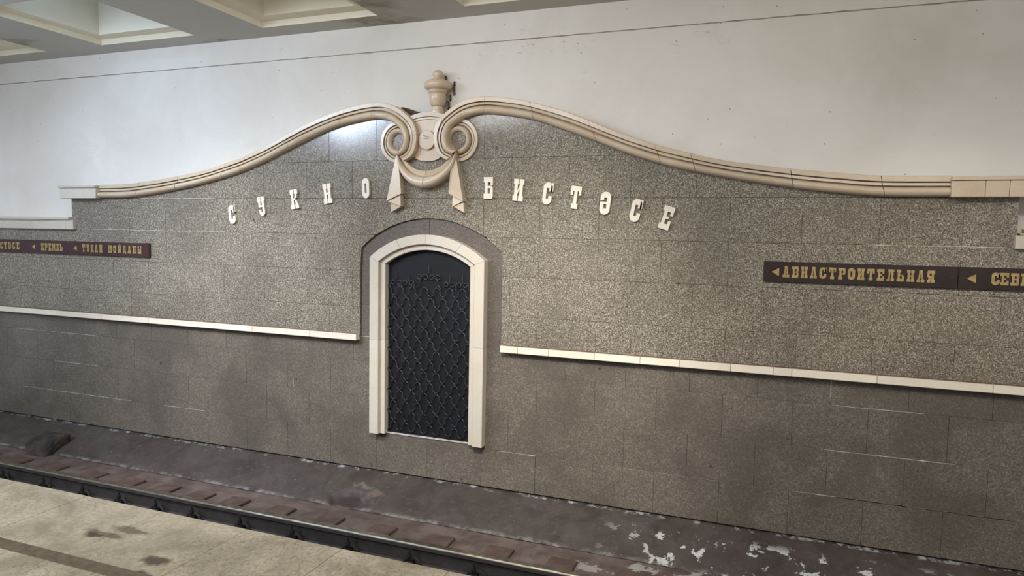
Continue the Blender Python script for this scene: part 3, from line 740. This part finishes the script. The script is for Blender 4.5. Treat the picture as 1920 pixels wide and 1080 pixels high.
# ------------------------------------------------------------------ kerb, track bed, sleepers, rails
bm = newbm(); NX, NY = 900, 30; grid = []
hx, hy = T(655, 925, -1.18)
for i in range(NX+1):
    x = XL+(XR-XL)*i/NX; row = []
    for j in range(NY+1):
        v = j/NY; y = .03-.565*v
        z = -1.062-.235*v**1.25
        z += .006*noise.noise(Vector((x*2.2, y*4, 0)))+.004*noise.noise(Vector((x*9, y*9, 3)))
        dd = ((x-hx)/.26)**2+((y-hy)/.11)**2+.5*noise.noise(Vector((x*8, y*8, 7)))
        if dd < 1: z -= .045*min(1, (1-dd)*2.5)
        row.append(bm.verts.new((x, y, z)))
    grid.append(row)
for i in range(NX):
    for j in range(NY): bm.faces.new((grid[i][j], grid[i+1][j], grid[i+1][j+1], grid[i][j+1]))
kerb = obj('trim_5', bm, 'kerb', smooth=True); tag(kerb, kind='structure')
bm = newbm(); NX = 500; grid = []
for i in range(NX+1):
    x = XL+(XR-XL)*i/NX
    grid.append([bm.verts.new((x, y, -1.303+.005*noise.noise(Vector((x*5, y*5, 0))))) for y in (-.50, -.58, -.66, -.74, -.82, -.9, -1.0, -1.2, -2.2, -3.72)])
for a, b in zip(grid, grid[1:]):
    for j in range(9): bm.faces.new((a[j], b[j], b[j+1], a[j+1]))
tb = obj('track_bed', bm, 'track', smooth=True); tag(tb, kind='structure')
sx = [-7.98, -7.33, -6.74, -6.22, -5.72, -5.25, -4.66, -4.06, -3.46, -2.84, -2.24, -1.64]
sx = [sx[0]-.62*k for k in range(2, 0, -1)]+sx+[sx[-1]+.6*k for k in range(1, 4)]
bm = newbm(); box(bm, -.125, -1.33, -.05, .125, 1.33, .0, .008); sm_ = bpy.data.meshes.new('sleeper'); bmesh.ops.recalc_face_normals(bm, faces=bm.faces[:]); bm.to_mesh(sm_); bm.free(); sm_.materials.append(M['sleeper'])
ORD = ['first','second','third','fourth','fifth','sixth','seventh','eighth','ninth','tenth','eleventh','twelfth','thirteenth','fourteenth']
for x in sx:
    o = bpy.data.objects.new('sleeper', sm_); COL.objects.link(o); o.location = (x-.02, -2.10, -1.276)
    q = len([v for v in sx if -8.3 < v <= x])
    if x > 0.3: lab = 'red-brown sleeper under the rail beyond the right end of the visible track'
    elif x > -8.3 and q <= 14: lab = 'red-brown sleeper under the rail, %s to the right of the dark concrete block' % ORD[q-1]
    else: lab = 'red-brown sleeper under the rail, left of the dark concrete block' 
    tag(o, lab, 'sleeper', 'sleepers along the track')
def rail(yc, label):
    o = empty('rail', (-4, yc, -1.276)); L = Vector(o.location); tag(o, label, 'rail', 'rails of the track')
    def ext(name, prof_, mat):
        bm = newbm(); secs = [[Vector((x, yc+a*1.12, -1.276+b*1.18))-L for a, b in prof_] for x in (XL, XR)]; loft(bm, secs)
        return obj(name, bm, mat, o)
    ext('foot', [(-.075,.002),(.075,.002),(.075,.014),(.014,.034),(-.014,.034),(-.075,.014)], 'rail_side')
    ext('web', [(-.011,.03),(.011,.03),(.011,.145),(-.011,.145)], 'rail_side')
    ext('head', [(-.012,.132),(.012,.132),(.036,.142),(.036,.166),(.026,.176),(-.026,.176),(-.037,.166),(-.037,.142)], 'rail_side')
    ext('running_surface', [(-.034,.170),(.034,.170),(.026,.1775),(-.026,.1775)], 'rail_top')
    return o
r1 = rail(-1.415, 'worn steel running rail between platform and kerb, the one in view')
# screw clip with washer, next to the rail foot
cb = newbm()
box(cb, -.085, -.075, .0, .085, .0, .030, .004)
tube(cb, [(-.075, -.06, .03), (-.06, -.05, .07), (-.02, -.035, .085), (.04, -.04, .085), (.085, -.05, .062), (.10, -.06, .03)], .012, 6)
box(cb, -.055, -.075, .03, .015, -.005, .055, .004)
bmesh.ops.create_cone(cb, cap_ends=True, segments=6, radius1=.022, radius2=.020, depth=.03, matrix=Matrix.Translation((-.02, -.045, .105)))
bmesh.ops.create_cone(cb, cap_ends=True, segments=8, radius1=.011, radius2=.007, depth=.045, matrix=Matrix.Translation((-.02, -.045, .135)))
cme = bpy.data.meshes.new('rail_clip'); bmesh.ops.recalc_face_normals(cb, faces=cb.faces[:]); cb.to_mesh(cme); cb.free(); cme.materials.append(M['iron'])
for x in sx:
    for (rr, yc) in ((r1, -1.415),):
        o = bpy.data.objects.new('rail_clip', cme); COL.objects.link(o); o.parent = rr; o.location = Vector((x+.03, yc-.03, -1.262))-Vector(rr.location)
# dark concrete block on the kerb
bm = newbm()
b8 = [Vector((*T(x_, y_, z_), z_-(.10 if z_ < -1.2 else 0))) for x_, y_, z_ in ((46,850,-1.27),(83,855,-1.27),(133,830,-1.22),(90,826,-1.22),(46,827,-1.15),(82,832,-1.15),(133,812,-1.07),(88,807,-1.07))]
vs = [bm.verts.new(p-Vector((-8.6,-.5,-1.3))) for p in b8]
for f in ((0,1,2,3),(4,5,6,7),(0,1,5,4),(1,2,6,5),(2,3,7,6),(3,0,4,7)): bm.faces.new([vs[i] for i in f])
bmesh.ops.bevel(bm, geom=bm.edges[:], offset=.012, segments=2, affect='EDGES')
bmesh.ops.subdivide_edges(bm, edges=bm.edges[:], cuts=2, use_grid_fill=True)
for v in bm.verts: v.co += .004*Vector((noise.noise(v.co*9), noise.noise(v.co*9+Vector((5,0,0))), noise.noise(v.co*9+Vector((0,7,0)))))
tag(obj('concrete_block', bm, 'block', loc=(-8.6, -.5, -1.3)), 'dark blackened concrete block sitting on the sloping kerb at far left', 'block')

# ------------------------------------------------------------------ platform floor
fl_ = struct('floor', (-3, -6, 0)); L = Vector(fl_.location)
def fobj(name, bm, mat):
    for v in bm.verts: v.co -= L
    return obj(name, bm, mat, fl_)
bm = newbm(); box(bm, XL, -12, -1.35, XR, -3.72, -.022); fobj('platform_base', bm, 'backing')
tx0 = -3.78
for yr, (ya, yb) in enumerate(((-4.268, -3.70), (-4.95, -4.352), (-5.55, -4.952), (-6.15, -5.552), (-6.75, -6.152))):
    for k in range(-12, 13):
        a = tx0+.597*k; b = a+.597
        if a < -10.5 or b > 4: continue
        if yr and (k+7 < 0 or k > 9): continue
        bm = newbm(); box(bm, a+.001, ya+.001, -.03 if yr else -.06, b-.001, yb-.001, random.uniform(-.0008, .0006), .0015); fobj('paving_slab', bm, 'platform')
bm = newbm(); box(bm, XL, -4.351, -.03, XR, -4.269, -.003); fobj('edge_strip', bm, 'strip')
bm = newbm(); box(bm, XL, -12, -.03, XR, -6.752, 0); box(bm, XL, -6.752, -.03, -8, -4.352, 0); box(bm, 2.2, -6.752, -.03, XR, -4.352, 0); box(bm, XL, -4.268, -.06, -10.348, -3.70, 0); box(bm, 3.983, -4.268, -.06, XR, -3.70, 0)
fobj('paving_field', bm, 'platform')

# ------------------------------------------------------------------ ceiling with coffers
ce = struct('ceiling', (-4, -5, ZC)); L = Vector(ce.location)
def T3(px, py): return T(px, py, ZC)
cw = 1.485; pitch = 2.47; cx0 = -5.49
xsC = [cx0+pitch*k for k in range(-3, 5)]; ysC = [-.125-pitch*k for k in range(2)]
gx = [XL]; 
for x in xsC:
    if x > XL: gx += [x, x+cw]
gx.append(XR); gy = [PY+.15]
for y in ysC: gy += [y, y-cw]
gy.append(-4.25)
holes = [(x, y) for x in xsC if x > XL and x+cw < XR for y in ysC]
gx = [XL]+[v for x in xsC if x > XL and x+cw < XR for v in (x, x+cw)]+[XR]
bm = newbm(); V = {}
def vv(i, j):
    if (i, j) not in V: V[(i, j)] = bm.verts.new((gx[i]-L.x, gy[j]-L.y, 0))
    return V[(i, j)]
for i in range(len(gx)-1):
    for j in range(len(gy)-1):
        if i % 2 == 1 and j % 2 == 1: continue
        bm.faces.new((vv(i, j), vv(i+1, j), vv(i+1, j+1), vv(i, j+1)))
obj('soffit', bm, 'ceiling', ce)
def coffer_mesh():
    bm = newbm(); c = cw
    def rect(e, z): return [bm.verts.new(p) for p in ((e, -e, z), (c-e, -e, z), (c-e, -c+e, z), (e, -c+e, z))]
    rs = [rect(0, 0), rect(.006, .065), rect(.165, .068), rect(.172, .62)]
    for a, b in zip(rs, rs[1:]):
        for i in range(4): bm.faces.new((a[i], a[(i+1) % 4], b[(i+1) % 4], b[i]))
    bm.faces.new(rs[-1])
    me = bpy.data.meshes.new('coffer'); bm.to_mesh(me); bm.free(); me.materials.append(M['coffer']); return me
cme = coffer_mesh()
for x, y in holes:
    o = bpy.data.objects.new('coffer', cme); COL.objects.link(o); o.parent = ce; o.location = Vector((x, y, ZC))-L
bm = newbm(); box(bm, XL-L.x, -4.25-L.y, 0, XR-L.x, -4.40-L.y, 2.2); obj('ceiling_edge', bm, 'ceiling', ce)
bm = newbm(); box(bm, XL-L.x, -12.6-L.y, 2.2, XR-L.x, -4.25-L.y, 2.4); obj('hall_ceiling', bm, 'ceiling', ce)
# far wall of the hall, behind the camera
bm = newbm(); box(bm, XL, -12.2, -1, XR, -12.6, 6.0); tag(obj('wall_front', bm, 'plaster'), kind='structure')
